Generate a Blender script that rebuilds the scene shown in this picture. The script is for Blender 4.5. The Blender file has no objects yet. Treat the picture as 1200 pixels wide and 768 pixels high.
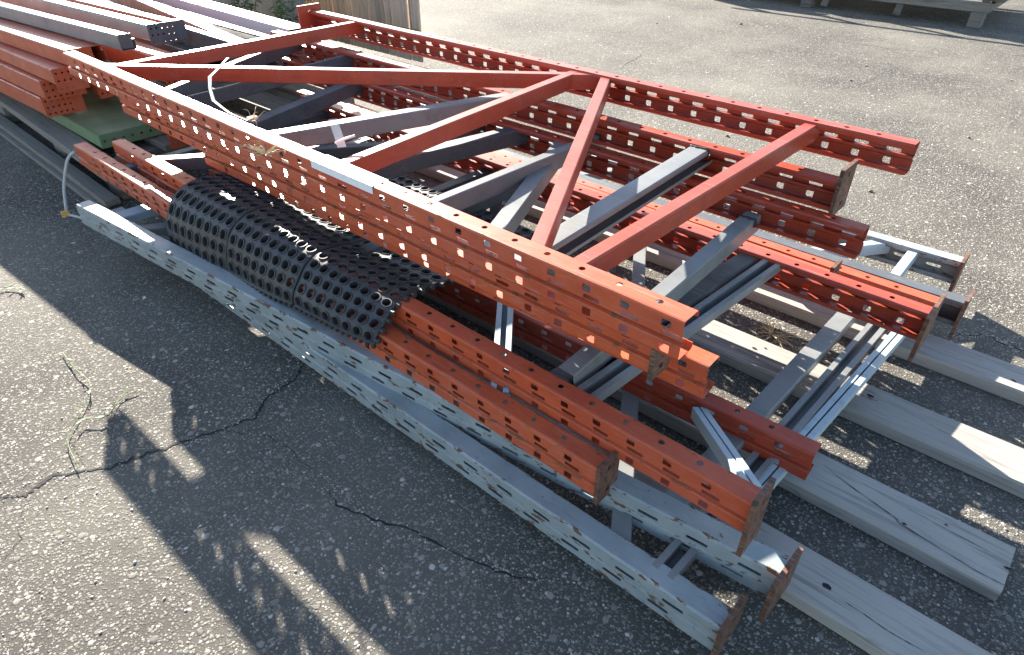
import bpy, bmesh, math, random
from mathutils import Vector, Matrix, noise
R = math.radians
random.seed(7)
S = bpy.context.scene
COL = S.collection

# ------------------------------------------------------------------ camera
EYE = 1.150                      # phone held low, metres above the asphalt
FOC, CX, CY = 767.0, 600.0, 384.0
PITCH, YAW = R(35.495), R(41.71)
cam = bpy.data.cameras.new('camera')
cam.sensor_width = 36.0
cam.lens = 36.0 * FOC / 1200.0
cam.clip_start, cam.clip_end = 0.02, 400.0
co = bpy.data.objects.new('camera', cam)
COL.objects.link(co)
co.location = (0, 0, EYE)
co.rotation_euler = (R(90) - PITCH, 0, YAW)
S.camera = co

# ------------------------------------------------------------------ light
SUNV = Vector((-2.42, 1.06, 1.0)).normalized()      # towards the low evening sun
ELEV = math.asin(SUNV.z)
AZ = math.atan2(SUNV.x, SUNV.y)
w = bpy.data.worlds.new('World')
S.world = w
w.use_nodes = True
wn = w.node_tree.nodes
bg = wn['Background']
sky = wn.new('ShaderNodeTexSky')
sky.sky_type = 'NISHITA'
sky.sun_disc = False
sky.sun_elevation = ELEV
sky.sun_rotation = AZ
sky.air_density, sky.dust_density, sky.ozone_density = 1.0, 0.6, 1.0
w.node_tree.links.new(sky.outputs[0], bg.inputs[0])
bg.inputs[1].default_value = 0.062
sun = bpy.data.lights.new('sun', 'SUN')
sun.energy = 5.0
sun.angle = R(0.5)
sun.color = (1.0, 0.93, 0.82)
so = bpy.data.objects.new('sun', sun)
COL.objects.link(so)
so.rotation_euler = (-SUNV).to_track_quat('-Z', 'Y').to_euler()
so.location = SUNV * 20
S.view_settings.view_transform = 'Standard'
S.view_settings.look = 'None'
S.view_settings.exposure = 2.55
S.view_settings.gamma = 1.0

# ------------------------------------------------------------------ helpers
def P(px, py, z):
    """point of the place at height z seen at a photograph position (measuring aid)"""
    a, b = (px - CX) / FOC, -(py - CY) / FOC
    fw = math.cos(PITCH) + b * math.sin(PITCH)
    up = -math.sin(PITCH) + b * math.cos(PITCH)
    d = Vector((a * math.cos(YAW) - fw * math.sin(YAW), a * math.sin(YAW) + fw * math.cos(YAW), up))
    return Vector((0, 0, EYE)) + d * ((z - EYE) / d.z)

LIFT = 0.035                     # the stack sits this much higher than its own drawing heights
def Q(px, py, z):
    """same, for the stack, in its own drawing heights"""
    return P(px, py, z + LIFT) - Vector((0, 0, LIFT))

def tag(o, label=None, cat=None, group=None, kind=None):
    if label: o['label'] = label
    if cat: o['category'] = cat
    if group: o['group'] = group
    if kind: o['kind'] = kind
    return o

def empty(name, loc, label, cat, group=None):
    o = bpy.data.objects.new(name, None)
    o.empty_display_size = 0.05
    COL.objects.link(o)
    o.location = loc
    bpy.context.view_layer.update()
    return tag(o, label, cat, group)

def link(name, me, mat, parent=None, loc=None):
    o = bpy.data.objects.new(name, me)
    COL.objects.link(o)
    if mat and not me.materials:
        me.materials.append(mat)
    if loc is not None: o.location = loc
    if parent:
        o.parent = parent
        o.matrix_parent_inverse = parent_inv(parent)
    return o

def parent_inv(p):
    m = Matrix.Translation(p.location) if p.parent is None else None
    return m.inverted() if m is not None else Matrix.Identity(4) if p.type != 'EMPTY' and p.location.length == 0 and False else world_inv(p)

def world_inv(p):
    bpy.context.view_layer.update()
    return p.matrix_world.inverted()

class VL(list): wear = None
def mesh(name, v, f, smooth=False):
    me = bpy.data.meshes.new(name)
    me.from_pydata([tuple(p) for p in v], [], f)
    me.update()
    if getattr(v, 'wear', None):
        at = me.attributes.new('wear', 'FLOAT', 'POINT')
        at.data.foreach_set('value', v.wear + [0.3] * (len(v) - len(v.wear)))
    if smooth:
        me.polygons.foreach_set('use_smooth', [True] * len(me.polygons))
    return me

class MB:
    def __init__(s): s.v, s.f = [], []
    def add(s, v, f):
        n = len(s.v); s.v += [Vector(p) for p in v]; s.f += [tuple(i + n for i in q) for q in f]
    def box(s, c, d, ax=None, bev=0.0):
        ax = ax or (Vector((1, 0, 0)), Vector((0, 1, 0)), Vector((0, 0, 1)))
        c = Vector(c)
        bm = bmesh.new()
        bmesh.ops.create_cube(bm, size=1.0)
        for q in bm.verts: q.co = Vector((q.co.x * d[0], q.co.y * d[1], q.co.z * d[2]))
        if bev: bmesh.ops.bevel(bm, geom=list(bm.edges), offset=bev, segments=1, affect='EDGES')
        bm.verts.index_update()
        s.add([c + ax[0] * q.co.x + ax[1] * q.co.y + ax[2] * q.co.z for q in bm.verts],
              [[q.index for q in fa.verts] for fa in bm.faces])
        bm.free()
    def tube(s, pts, r, n=8, cap=True):
        pts = [Vector(p) for p in pts]
        rs = r if isinstance(r, (list, tuple)) else [r] * len(pts)
        base = len(s.v)
        ref = Vector((0.13, 0.27, 0.95)).normalized()
        for i, p in enumerate(pts):
            t = (pts[min(i + 1, len(pts) - 1)] - pts[max(i - 1, 0)]).normalized()
            u = t.cross(ref)
            if u.length < 1e-4: u = t.cross(Vector((1, 0, 0)))
            u.normalize(); b = t.cross(u)
            for k in range(n):
                a = 2 * math.pi * k / n
                s.v.append(p + (u * math.cos(a) + b * math.sin(a)) * rs[i])
        for i in range(len(pts) - 1):
            for k in range(n):
                a, b2 = base + i * n + k, base + i * n + (k + 1) % n
                s.f.append((a, b2, b2 + n, a + n))
        if cap:
            s.f.append(tuple(base + k for k in reversed(range(n))))
            s.f.append(tuple(base + (len(pts) - 1) * n + k for k in range(n)))
    def ribbon(s, pts, ws, side, th=0.0006):
        """a thin strap with real thickness"""
        base = len(s.v); n = len(pts)
        for i, p in enumerate(pts):
            p = Vector(p); sd = Vector(side[i] if isinstance(side[0], (tuple, list, Vector)) else side).normalized()
            t = (Vector(pts[min(i + 1, n - 1)]) - Vector(pts[max(i - 1, 0)])).normalized()
            nn = t.cross(sd).normalized() * th
            wd = ws[i] if isinstance(ws, (list, tuple)) else ws
            s.v += [p - sd * wd / 2 + nn, p + sd * wd / 2 + nn, p + sd * wd / 2 - nn, p - sd * wd / 2 - nn]
        for i in range(n - 1):
            for k in range(4):
                a, b = base + i * 4 + k, base + i * 4 + (k + 1) % 4
                s.f.append((a, b, b + 4, a + 4))
        s.f.append((base + 3, base + 2, base + 1, base)); e = base + (n - 1) * 4
        s.f.append((e, e + 1, e + 2, e + 3))
    def build(s, name, mat, parent=None, smooth=False):
        return link(name, mesh(name, s.v, s.f, smooth), mat, parent)

# ------------------------------------------------------------------ materials
def newmat(name):
    m = bpy.data.materials.new(name); m.use_nodes = True
    nt = m.node_tree
    return m, nt, nt.nodes['Principled BSDF']

def N(nt, t, **kw):
    n = nt.nodes.new(t)
    for k, v in kw.items():
        if k in n.inputs.keys(): n.inputs[k].default_value = v
        else: setattr(n, k, v)
    return n

def ramp(nt, src, stops, interp='LINEAR'):
    r = nt.nodes.new('ShaderNodeValToRGB'); cr = r.color_ramp; cr.interpolation = interp
    while len(cr.elements) < len(stops): cr.elements.new(0.5)
    for e, (p, c) in zip(cr.elements, stops):
        e.position = p; e.color = (c, c, c, 1) if isinstance(c, (int, float)) else (*c, 1)
    nt.links.new(src, r.inputs[0]); return r.outputs[0]

def mixc(nt, fac, a, b, mode='MIX'):
    m = nt.nodes.new('ShaderNodeMix'); m.data_type = 'RGBA'; m.blend_type = mode
    for s, v in ((m.inputs[0], fac), (m.inputs[6], a), (m.inputs[7], b)):
        if hasattr(v, 'links'): nt.links.new(v, s)
        elif isinstance(v, (int, float)): s.default_value = v
        else: s.default_value = (*v, 1)
    return m.outputs[2]

def coords(nt, scale=(1, 1, 1), kind='Object'):
    tc = nt.nodes.new('ShaderNodeTexCoord'); mp = nt.nodes.new('ShaderNodeMapping')
    mp.inputs['Scale'].default_value = scale
    nt.links.new(tc.outputs[kind], mp.inputs[0]); return mp.outputs[0]

def tex(nt, t, vec, **kw):
    n = N(nt, t, **kw); nt.links.new(vec, n.inputs['Vector']); return n

def bump(nt, bsdf, h, strength, dist):
    b = N(nt, 'ShaderNodeBump', Strength=strength, Distance=dist)
    nt.links.new(h, b.inputs['Height']); nt.links.new(b.outputs[0], bsdf.inputs['Normal'])

def painted_steel(name, base, dark, rust=0.25, rough=0.36, rustcol=(0.11, 0.045, 0.018), dust=0.25, edge=0.10):
    m, nt, b = newmat(name)
    v = coords(nt)
    big = tex(nt, 'ShaderNodeTexNoise', v, Scale=9.0, Detail=6.0, Roughness=0.62)
    fine = tex(nt, 'ShaderNodeTexNoise', v, Scale=140.0, Detail=5.0, Roughness=0.7)
    streak = tex(nt, 'ShaderNodeTexNoise', coords(nt, (9, 60, 60)), Scale=3.0, Detail=6.0, Roughness=0.6)
    c = mixc(nt, ramp(nt, big.outputs[0], [(0.3, 0.0), (0.7, 1.0)]), base, dark)
    c = mixc(nt, ramp(nt, streak.outputs[0], [(0.52, 0.0), (0.75, dust)]), c, (0.42, 0.34, 0.26))
    scr = tex(nt, 'ShaderNodeTexNoise', coords(nt, (7, 260, 260)), Scale=1.0, Detail=3.0, Roughness=0.5)
    gate = tex(nt, 'ShaderNodeTexNoise', coords(nt, (5, 12, 12)), Scale=1.3, Detail=3.0)
    sm = N(nt, 'ShaderNodeMath', operation='MULTIPLY')
    nt.links.new(ramp(nt, scr.outputs[0], [(0.62, 0.0), (0.67, 1.0)]), sm.inputs[0])
    nt.links.new(ramp(nt, gate.outputs[0], [(0.46, 0.0), (0.60, 0.85)]), sm.inputs[1])
    c = mixc(nt, sm.outputs[0], c, tuple(0.55 * x + 0.16 for x in base))
    fade = tex(nt, 'ShaderNodeTexNoise', coords(nt, (2.2, 5, 5)), Scale=1.0, Detail=5.0, Roughness=0.65)
    c = mixc(nt, ramp(nt, fade.outputs[0], [(0.45, 0.0), (0.75, 0.30)]), c, tuple(0.7 * x + 0.10 for x in base))
    grime = tex(nt, 'ShaderNodeTexNoise', coords(nt, (3, 9, 9)), Scale=2.0, Detail=7.0, Roughness=0.7)
    c = mixc(nt, ramp(nt, grime.outputs[0], [(0.55, 0.0), (0.75, 0.45)]), c, tuple(0.35 * x for x in dark))
    # chipped patches and scratches down to brown steel
    chip = tex(nt, 'ShaderNodeTexNoise', coords(nt, (14, 34, 34)), Scale=2.1, Detail=9.0, Roughness=0.72)
    lo = 0.70 - 0.26 * rust
    wa = N(nt, 'ShaderNodeAttribute', attribute_name='wear')
    ad = N(nt, 'ShaderNodeMath', operation='MULTIPLY_ADD'); ad.inputs[1].default_value = edge
    nt.links.new(wa.outputs['Fac'], ad.inputs[0]); nt.links.new(chip.outputs[0], ad.inputs[2])
    mask = ramp(nt, ad.outputs[0], [(lo, 0.0), (lo + 0.025, 1.0)])
    rc = mixc(nt, fine.outputs[0], rustcol, tuple(x * 2.6 for x in rustcol))
    c = mixc(nt, mask, c, rc)
    nt.links.new(c, b.inputs['Base Color'])
    r = mixc(nt, mask, ramp(nt, big.outputs[0], [(0.25, rough - 0.06), (0.8, rough + 0.14)]), (0.8, 0.8, 0.8))
    nt.links.new(r, b.inputs['Roughness'])
    hm = mixc(nt, mask, fine.outputs[0], (0.2, 0.2, 0.2))
    bump(nt, b, hm, 0.12, 0.0012)
    b.inputs['Specular IOR Level'].default_value = 0.42
    return m

def wood(name, base, dark, scale=1.0, rough=0.85):
    m, nt, b = newmat(name)
    oi = nt.nodes.new('ShaderNodeObjectInfo')
    tc = nt.nodes.new('ShaderNodeTexCoord')
    sc = nt.nodes.new('ShaderNodeVectorMath'); sc.operation = 'SCALE'; sc.inputs[3].default_value = 7.3
    add = nt.nodes.new('ShaderNodeVectorMath'); add.operation = 'ADD'
    cmb = nt.nodes.new('ShaderNodeCombineXYZ')
    nt.links.new(oi.outputs['Random'], cmb.inputs[0]); nt.links.new(oi.outputs['Random'], cmb.inputs[1])
    nt.links.new(cmb.outputs[0], sc.inputs[0])
    nt.links.new(tc.outputs['Object'], add.inputs[0]); nt.links.new(sc.outputs[0], add.inputs[1])
    mp = nt.nodes.new('ShaderNodeMapping'); mp.inputs['Scale'].default_value = (3 * scale, 55 * scale, 55 * scale)
    nt.links.new(add.outputs[0], mp.inputs[0])
    g = tex(nt, 'ShaderNodeTexNoise', mp.outputs[0], Scale=1.6, Detail=8.0, Roughness=0.68, Distortion=0.6)
    mp2 = nt.nodes.new('ShaderNodeMapping'); mp2.inputs['Scale'].default_value = (0.9, 16, 16)
    nt.links.new(add.outputs[0], mp2.inputs[0])
    g2 = tex(nt, 'ShaderNodeTexNoise', mp2.outputs[0], Scale=1.8, Detail=4.0, Roughness=0.55, Distortion=1.2)
    big = tex(nt, 'ShaderNodeTexNoise', add.outputs[0], Scale=4.0, Detail=4.0)
    c = mixc(nt, ramp(nt, g.outputs[0], [(0.30, 0.0), (0.50, 1.0)]), dark, base)
    c = mixc(nt, ramp(nt, g2.outputs[0], [(0.36, 0.6), (0.41, 0.0)]), c, tuple(x * 0.55 for x in dark))
    c = mixc(nt, ramp(nt, big.outputs[0], [(0.35, 0.0), (0.75, 0.45)]), c, tuple(x * 0.6 for x in base))
    hs = N(nt, 'ShaderNodeHueSaturation'); nt.links.new(c, hs.inputs['Color'])
    mr = N(nt, 'ShaderNodeMapRange'); mr.inputs[3].default_value = 0.75; mr.inputs[4].default_value = 1.2
    nt.links.new(oi.outputs['Random'], mr.inputs[0]); nt.links.new(mr.outputs[0], hs.inputs['Value'])
    nt.links.new(hs.outputs[0], b.inputs['Base Color'])
    b.inputs['Roughness'].default_value = rough
    bump(nt, b, g.outputs[0], 0.5, 0.0025)
    return m

def plain(name, c, rough=0.6, metal=0.0, spec=0.5, var=0.25, scale=60):
    m, nt, b = newmat(name)
    n = tex(nt, 'ShaderNodeTexNoise', coords(nt), Scale=scale, Detail=5.0)
    nt.links.new(mixc(nt, n.outputs[0], tuple(x * (1 + var) for x in c), tuple(x * (1 - var) for x in c)), b.inputs['Base Color'])
    b.inputs['Roughness'].default_value = rough; b.inputs['Metallic'].default_value = metal
    b.inputs['Specular IOR Level'].default_value = spec
    bump(nt, b, n.outputs[0], 0.15, 0.001)
    return m

def asphalt():
    m, nt, b = newmat('worn_asphalt')
    v = coords(nt)
    wob = tex(nt, 'ShaderNodeTexNoise', v, Scale=160.0, Detail=2.0)
    wv = nt.nodes.new('ShaderNodeVectorMath'); wv.operation = 'MULTIPLY_ADD'
    nt.links.new(wob.outputs['Color'], wv.inputs[0]); wv.inputs[1].default_value = (0.005, 0.005, 0.005)
    nt.links.new(v, wv.inputs[2])
    def math_(op, a, c):
        k = nt.nodes.new('ShaderNodeMath'); k.operation = op
        for i_, x_ in enumerate((a, c)):
            if hasattr(x_, 'links'): nt.links.new(x_, k.inputs[i_])
            else: k.inputs[i_].default_value = x_
        return k.outputs[0]
    def stones(scale, keep, cols):
        vo = tex(nt, 'ShaderNodeTexVoronoi', wv.outputs[0], Scale=scale)
        sp = nt.nodes.new('ShaderNodeSeparateColor'); nt.links.new(vo.outputs['Color'], sp.inputs[0])
        rad = N(nt, 'ShaderNodeMapRange'); rad.inputs[1].default_value = keep; rad.inputs[2].default_value = 1.0
        rad.inputs[3].default_value = 0.0; rad.inputs[4].default_value = 0.62
        nt.links.new(sp.outputs[1], rad.inputs[0])
        edge = math_('SUBTRACT', rad.outputs[0], vo.outputs['Distance'])
        mk = ramp(nt, edge, [(0.0, 0.0), (0.10, 1.0)])
        dome = ramp(nt, edge, [(0.0, 0.0), (0.12, 0.7), (0.4, 1.0)])
        return mk, dome, ramp(nt, sp.outputs[0], cols)
    c1 = [(0.0, (0.085, 0.082, 0.078)), (0.35, (0.15, 0.14, 0.128)), (0.7, (0.23, 0.21, 0.185)), (0.9, (0.33, 0.305, 0.265)), (0.97, (0.46, 0.43, 0.38)), (1.0, (0.62, 0.59, 0.54))]
    m1, d1, k1 = stones(118.0, 0.20, c1)
    m2, d2, k2 = stones(175.0, -0.55, c1)
    fn = tex(nt, 'ShaderNodeTexNoise', v, Scale=700.0, Detail=3.0, Roughness=0.7)
    c = mixc(nt, ramp(nt, fn.outputs[0], [(0.35, 0.0), (0.65, 1.0)]), (0.018, 0.0175, 0.017), (0.085, 0.079, 0.071))
    c = mixc(nt, m2, c, k2)
    c = mixc(nt, m1, c, k1)
    m3, d3, k3 = stones(64.0, 0.80, c1)
    c = mixc(nt, m3, c, k3)
    wear = tex(nt, 'ShaderNodeTexNoise', v, Scale=0.9, Detail=5.0, Roughness=0.6)
    c = mixc(nt, ramp(nt, wear.outputs[0], [(0.35, 0.0), (0.7, 0.45)]), c, (0.31, 0.285, 0.24))
    stain = tex(nt, 'ShaderNodeTexNoise', v, Scale=2.3, Detail=6.0, Roughness=0.7)
    c = mixc(nt, ramp(nt, stain.outputs[0], [(0.56, 0.0), (0.74, 0.5)]), c, (0.08, 0.075, 0.07))
    nt.links.new(c, b.inputs['Base Color'])
    b.inputs['Roughness'].default_value = 0.88
    b.inputs['Specular IOR Level'].default_value = 0.12
    h = math_('MAXIMUM', d1, math_('MULTIPLY', d2, 0.7))
    h = math_('MAXIMUM', h, math_('MULTIPLY', d3, 1.3))
    h = math_('ADD', h, math_('MULTIPLY', fn.outputs[0], 0.5))
    bump(nt, b, h, 0.9, 0.0035)
    return m

M = {}
M['asphalt'] = asphalt()
M['red'] = painted_steel('red_painted_steel', (0.37, 0.054, 0.023), (0.29, 0.040, 0.019), edge=0.06, rust=0.06, rough=0.37, dust=0.10)
M['orange'] = painted_steel('orange_red_painted_steel', (0.53, 0.094, 0.031), (0.42, 0.064, 0.024), rust=0.14, rough=0.38, dust=0.16)
M['orange_worn'] = painted_steel('worn_orange_painted_steel', (0.54, 0.102, 0.033), (0.43, 0.068, 0.026), rust=0.24, rough=0.40, dust=0.25)
M['grey'] = painted_steel('blue_grey_painted_steel', (0.225, 0.230, 0.226), (0.165, 0.172, 0.172), edge=0.05, rust=0.05, rough=0.32, dust=0.2)
M['dgrey'] = painted_steel('dark_grey_painted_steel', (0.070, 0.080, 0.092), (0.05, 0.058, 0.068), rust=0.15, rough=0.5, dust=0.2)
M['chip'] = painted_steel('chipped_pale_grey_steel', (0.31, 0.35, 0.36), (0.20, 0.23, 0.24), rust=0.25, rough=0.42, rustcol=(0.07, 0.034, 0.016), dust=0.6, edge=0.10)
M['rust'] = painted_steel('rusty_plate_steel', (0.17, 0.066, 0.034), (0.075, 0.038, 0.025), rust=0.62, rough=0.6, rustcol=(0.035, 0.024, 0.018), dust=0.5)
M['pale'] = painted_steel('pale_blue_painted_steel', (0.42, 0.50, 0.54), (0.36, 0.44, 0.48), edge=0.03, rust=0.0, rough=0.4, dust=0.2)
M['green'] = painted_steel('green_painted_steel', (0.17, 0.25, 0.13), (0.13, 0.20, 0.10), rust=0.15, rough=0.45, dust=0.15)
M['rubber'] = plain('black_rubber', (0.032, 0.033, 0.036), 0.5, var=0.3, scale=35)
M['timber'] = wood('weathered_timber', (0.35, 0.325, 0.295), (0.20, 0.182, 0.162))
M['old_wood'] = wood('old_dark_wood', (0.20, 0.178, 0.15), (0.095, 0.082, 0.068))
M['plank'] = wood('brown_plank_wood', (0.58, 0.44, 0.31), (0.30, 0.21, 0.14), scale=0.8)
M['plank_grey'] = wood('grey_plank_wood', (0.40, 0.34, 0.30), (0.26, 0.215, 0.185), scale=0.8)
M['dirt'] = plain('brown_dirt', (0.13, 0.105, 0.08), 0.9, var=0.5, scale=90)
M['weld'] = plain('burnt_weld', (0.03, 0.027, 0.025), 0.7, var=0.5, scale=200)
M['crack'] = plain('crack_dirt', (0.016, 0.015, 0.014), 0.95, var=0.4)
M['stone'] = plain('pebble_stone', (0.42, 0.39, 0.34), 0.8, var=0.5, scale=40)
M['plastic'] = plain('white_plastic', (0.75, 0.75, 0.76), 0.35, var=0.05)
M['straw'] = plain('dry_straw', (0.50, 0.40, 0.24), 0.8, var=0.3)
M['weed'] = plain('weed_green', (0.09, 0.12, 0.04), 0.7, var=0.4)
M['leaf'] = plain('leaf_green', (0.10, 0.15, 0.035), 0.6, var=0.4)
M['brass'] = plain('yellow_knot', (0.50, 0.30, 0.07), 0.6, var=0.3)
M['strap'] = plain('grey_strap', (0.42, 0.42, 0.40), 0.7, var=0.2, scale=200)
M['band'] = plain('green_band', (0.10, 0.22, 0.06), 0.5)
M['bluepl'] = plain('pale_blue_plastic', (0.42, 0.50, 0.66), 0.4, var=0.05)
M['paper'] = plain('white_paper', (0.80, 0.80, 0.80), 0.35, var=0.04)
M['redpr'] = plain('red_print', (0.50, 0.05, 0.04), 0.5, var=0.1)
M['ink'] = plain('pale_ink', (0.45, 0.55, 0.56), 0.5, var=0.1)
m_, nt_, b_ = newmat('clear_tape')
b_.inputs['Base Color'].default_value = (0.62, 0.62, 0.62, 1); b_.inputs['Roughness'].default_value = 0.3
b_.inputs['Alpha'].default_value = 0.45
M['tape'] = m_

# ------------------------------------------------------------------ folded sheet steel with punched holes
PITCH_HOLE = 0.0762
def sheet(A, B, n_in, path, holes=None, cuts=None, pitch=PITCH_HOLE, t=0.002, phase=0.0, u0=None, origin=None):
    """folded sheet swept from A to B.  path: list of (n, h, tag); the tag names the strip that starts there.
    holes: tag -> (ua, ub, round) within a pitch.  n_in: horizontal direction of +n."""
    A, B = Vector(A), Vector(B)
    d = B - A; L = d.length; d.normalize()
    n = (Vector(n_in) - d * Vector(n_in).dot(d)).normalized()
    up = d.cross(n)
    if up.z < 0 and abs(up.z) > 0.05: up = -up
    # columns
    us = [0.0, L] + ([0.018, L - 0.018] if L > 0.2 else [])
    k = 0
    if holes:
        while True:
            base = 0.05 + phase + k * pitch
            if base + pitch > L - 0.02: break
            for c in cuts: us.append(base + c)
            k += 1
    us = sorted(set(round(x, 5) for x in us))
    def is_hole(um, tg):
        if not holes or tg not in holes: return 0
        a, b, rd = holes[tg]
        q = (um - 0.05 - phase) / pitch
        kk = math.floor(q)
        for k2 in (kk, kk + 1):
            if 0 <= k2 < k:
                x = um - 0.05 - phase - k2 * pitch
                if a < x < b: return 2 if rd else 1
        return 0
    full = []                      # extra lines beside each fold, so that wear stays at the folds
    for i, p in enumerate(path):
        full.append(p)
        if i + 1 < len(path) and p[2] == '':
            e = Vector((path[i + 1][0] - p[0], path[i + 1][1] - p[1])); el = e.length
            if el > 0.016:
                for k_ in (0.005 / el, 1 - 0.005 / el): full.append((p[0] + e.x * k_, p[1] + e.y * k_, ''))
    path = full
    nv = len(path)
    pts = [(p[0], p[1]) for p in path]
    nor = []
    for i in range(nv):
        acc = Vector((0, 0))
        for a, b in ((i - 1, i), (i, i + 1)):
            if 0 <= a and b < nv:
                e = Vector((pts[b][0] - pts[a][0], pts[b][1] - pts[a][1]))
                if e.length > 1e-9: e.normalize(); acc += Vector((-e.y, e.x))
        nor.append(acc.normalized())
    V, F = VL(), []
    bend = []
    for i in range(nv):
        if i in (0, nv - 1): bend.append(0.6); continue
        e1 = Vector((pts[i][0] - pts[i - 1][0], pts[i][1] - pts[i - 1][1])); e2 = Vector((pts[i + 1][0] - pts[i][0], pts[i + 1][1] - pts[i][1]))
        bend.append(1.0 if e1.length > 1e-9 and e2.length > 1e-9 and e1.angle(e2) > 0.4 else 0.0)
    wear = []
    nu = len(us)
    org = Vector(origin) if origin is not None else Vector((0, 0, 0))
    for side in (0, 1):
        for i in range(nu):
            for j in range(nv):
                a, b = pts[j]
                if side: a += nor[j].x * t; b += nor[j].y * t
                p_ = A + d * us[i] + n * a + up * b - org
                if L > 0.35:
                    q_ = p_ * 2.1
                    am = 0.0012 + 0.0035 * math.exp(-us[i] / 0.03) * (abs(b) > 0.02)
                    p_ = p_ + n * (noise.noise(q_) * am) + up * (noise.noise(q_ + Vector((9, 3, 5))) * am)
                    p_ = p_ + n * (noise.noise(p_ * 17) * 0.0007) + up * (noise.noise(p_ * 15 + Vector((3, 3, 3))) * 0.0005)
                V.append(p_)
                wear.append(1.0 if i in (0, nu - 1) else bend[j])
    V.wear = wear
    def vi(s, i, j): return s * nu * nv + i * nv + j
    H = [[is_hole((us[i] + us[i + 1]) / 2, path[j][2]) for j in range(nv - 1)] for i in range(nu - 1)]
    for i in range(nu - 1):
        for j in range(nv - 1):
            if H[i][j]:
                for s_ in (0, 1):
                    for q_ in (vi(s_, i, j), vi(s_, i + 1, j), vi(s_, i, j + 1), vi(s_, i + 1, j + 1)): wear[q_] = max(wear[q_], 0.5)
    for i in range(nu - 1):
        for j in range(nv - 1):
            h = H[i][j]
            if h == 0:
                F.append((vi(0, i, j), vi(0, i + 1, j), vi(0, i + 1, j + 1), vi(0, i, j + 1)))
                F.append((vi(1, i, j), vi(1, i, j + 1), vi(1, i + 1, j + 1), vi(1, i + 1, j)))
                for (di, dj, e) in ((-1, 0, ((i, j), (i, j + 1))), (1, 0, ((i + 1, j + 1), (i + 1, j))),
                                    (0, -1, ((i + 1, j), (i, j))), (0, 1, ((i, j + 1), (i + 1, j + 1)))):
                    ii, jj = i + di, j + dj
                    if not (0 <= ii < nu - 1 and 0 <= jj < nv - 1) or H[ii][jj]:
                        (a1, b1), (a2, b2) = e
                        F.append((vi(0, a1, b1), vi(0, a2, b2), vi(1, a2, b2), vi(1, a1, b1)))
            else:
                q = 0.30 if h == 2 else 0.16          # clipped corners make the hole round(ish)
                for s in (0, 1):
                    c = [vi(s, i, j), vi(s, i + 1, j), vi(s, i + 1, j + 1), vi(s, i, j + 1)]
                    for k3 in range(4):
                        di, dj = ((-1, -1), (1, -1), (1, 1), (-1, 1))[k3]
                        if (0 <= i + di < nu - 1 and H[i + di][j]) or (0 <= j + dj < nv - 1 and H[i][j + dj]): continue
                        p0, p1, p2 = V[c[k3]], V[c[(k3 + 1) % 4]], V[c[k3 - 1]]
                        m0 = len(V)
                        V.append(p0 + (p1 - p0) * q); V.append(p0 + (p2 - p0) * q)
                        F.append((c[k3], m0, m0 + 1) if s == 0 else (c[k3], m0 + 1, m0))
    return V, F

FL, HT = 0.046, 0.0762
def post_path():
    r = 0.0045
    top = [(FL, -0.013, ''), (FL, -r, ''), (FL - r, 0, ''), (0.0295, 0, 'fl'), (0.0175, 0, ''), (r, 0, ''), (r * 0.29, -r * 0.29, ''), (0, -r, '')]
    web = [(0, -0.0105, 'sq1'), (0, -0.0232, ''), (0, -0.0292, 'slot'), (0, -0.0372, ''), (0, -0.0390, ''), (0.0105, -0.0400, ''),
           (0.0105, -0.0440, ''), (0.0008, -0.0490, ''), (0, -0.0505, ''), (0, -0.0548, 'sq3'), (0, -0.0700, '')]
    bot = [(0, -HT + r, ''), (r * 0.29, -HT + r * 0.29, ''), (r, -HT, ''), (0.0175, -HT, 'fl'), (0.0295, -HT, ''), (FL - r, -HT, ''), (FL, -HT + r, ''), (FL, -HT + 0.013, '')]
    return top + web + bot
POST_HOLES = {'fl': (0.0215, 0.0335, True), 'sq1': (-0.009, 0.009, False), 'slot': (-0.028, 0.006, False), 'sq3': (-0.012, 0.006, False)}
POST_CUTS = [-0.028, -0.012, -0.009, 0.006, 0.009, 0.0215, 0.0335]
def grey_path():
    r = 0.004
    return [(0.050, -r - 0.012, ''), (0.050, -r, ''), (0.050 - r, 0, ''), (r, 0, ''), (0, -r, ''), (0, -0.021, 's1'), (0, -0.0295, ''), (0, -0.036, ''), (0.002, -0.038, ''),
            (0.002, -0.040, ''), (0, -0.042, ''), (0, -0.049, 's2'), (0, -0.0575, ''), (0, -HT + r, ''), (r, -HT, ''), (0.050 - r, -HT, ''), (0.050, -HT + r, ''), (0.050, -HT + r + 0.012, '')]
GREY_HOLES = {'s1': (-0.022, 0.020, False), 's2': (0.004, 0.046, False)}
GREY_CUTS = [-0.022, 0.004, 0.020, 0.046]

def post(parent, A, B, back, mat, grey=False, phase=0.0, label=None):
    n = (0, -1, 0) if back else (0, 1, 0)
    if grey: V, F = sheet(A, B, n, grey_path(), GREY_HOLES, GREY_CUTS, pitch=0.0985, phase=phase)
    else: V, F = sheet(A, B, n, post_path(), POST_HOLES, POST_CUTS, phase=phase)
    o = link('post', mesh('post', V, F), mat, parent)
    if label: o['label'] = label
    return o

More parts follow.
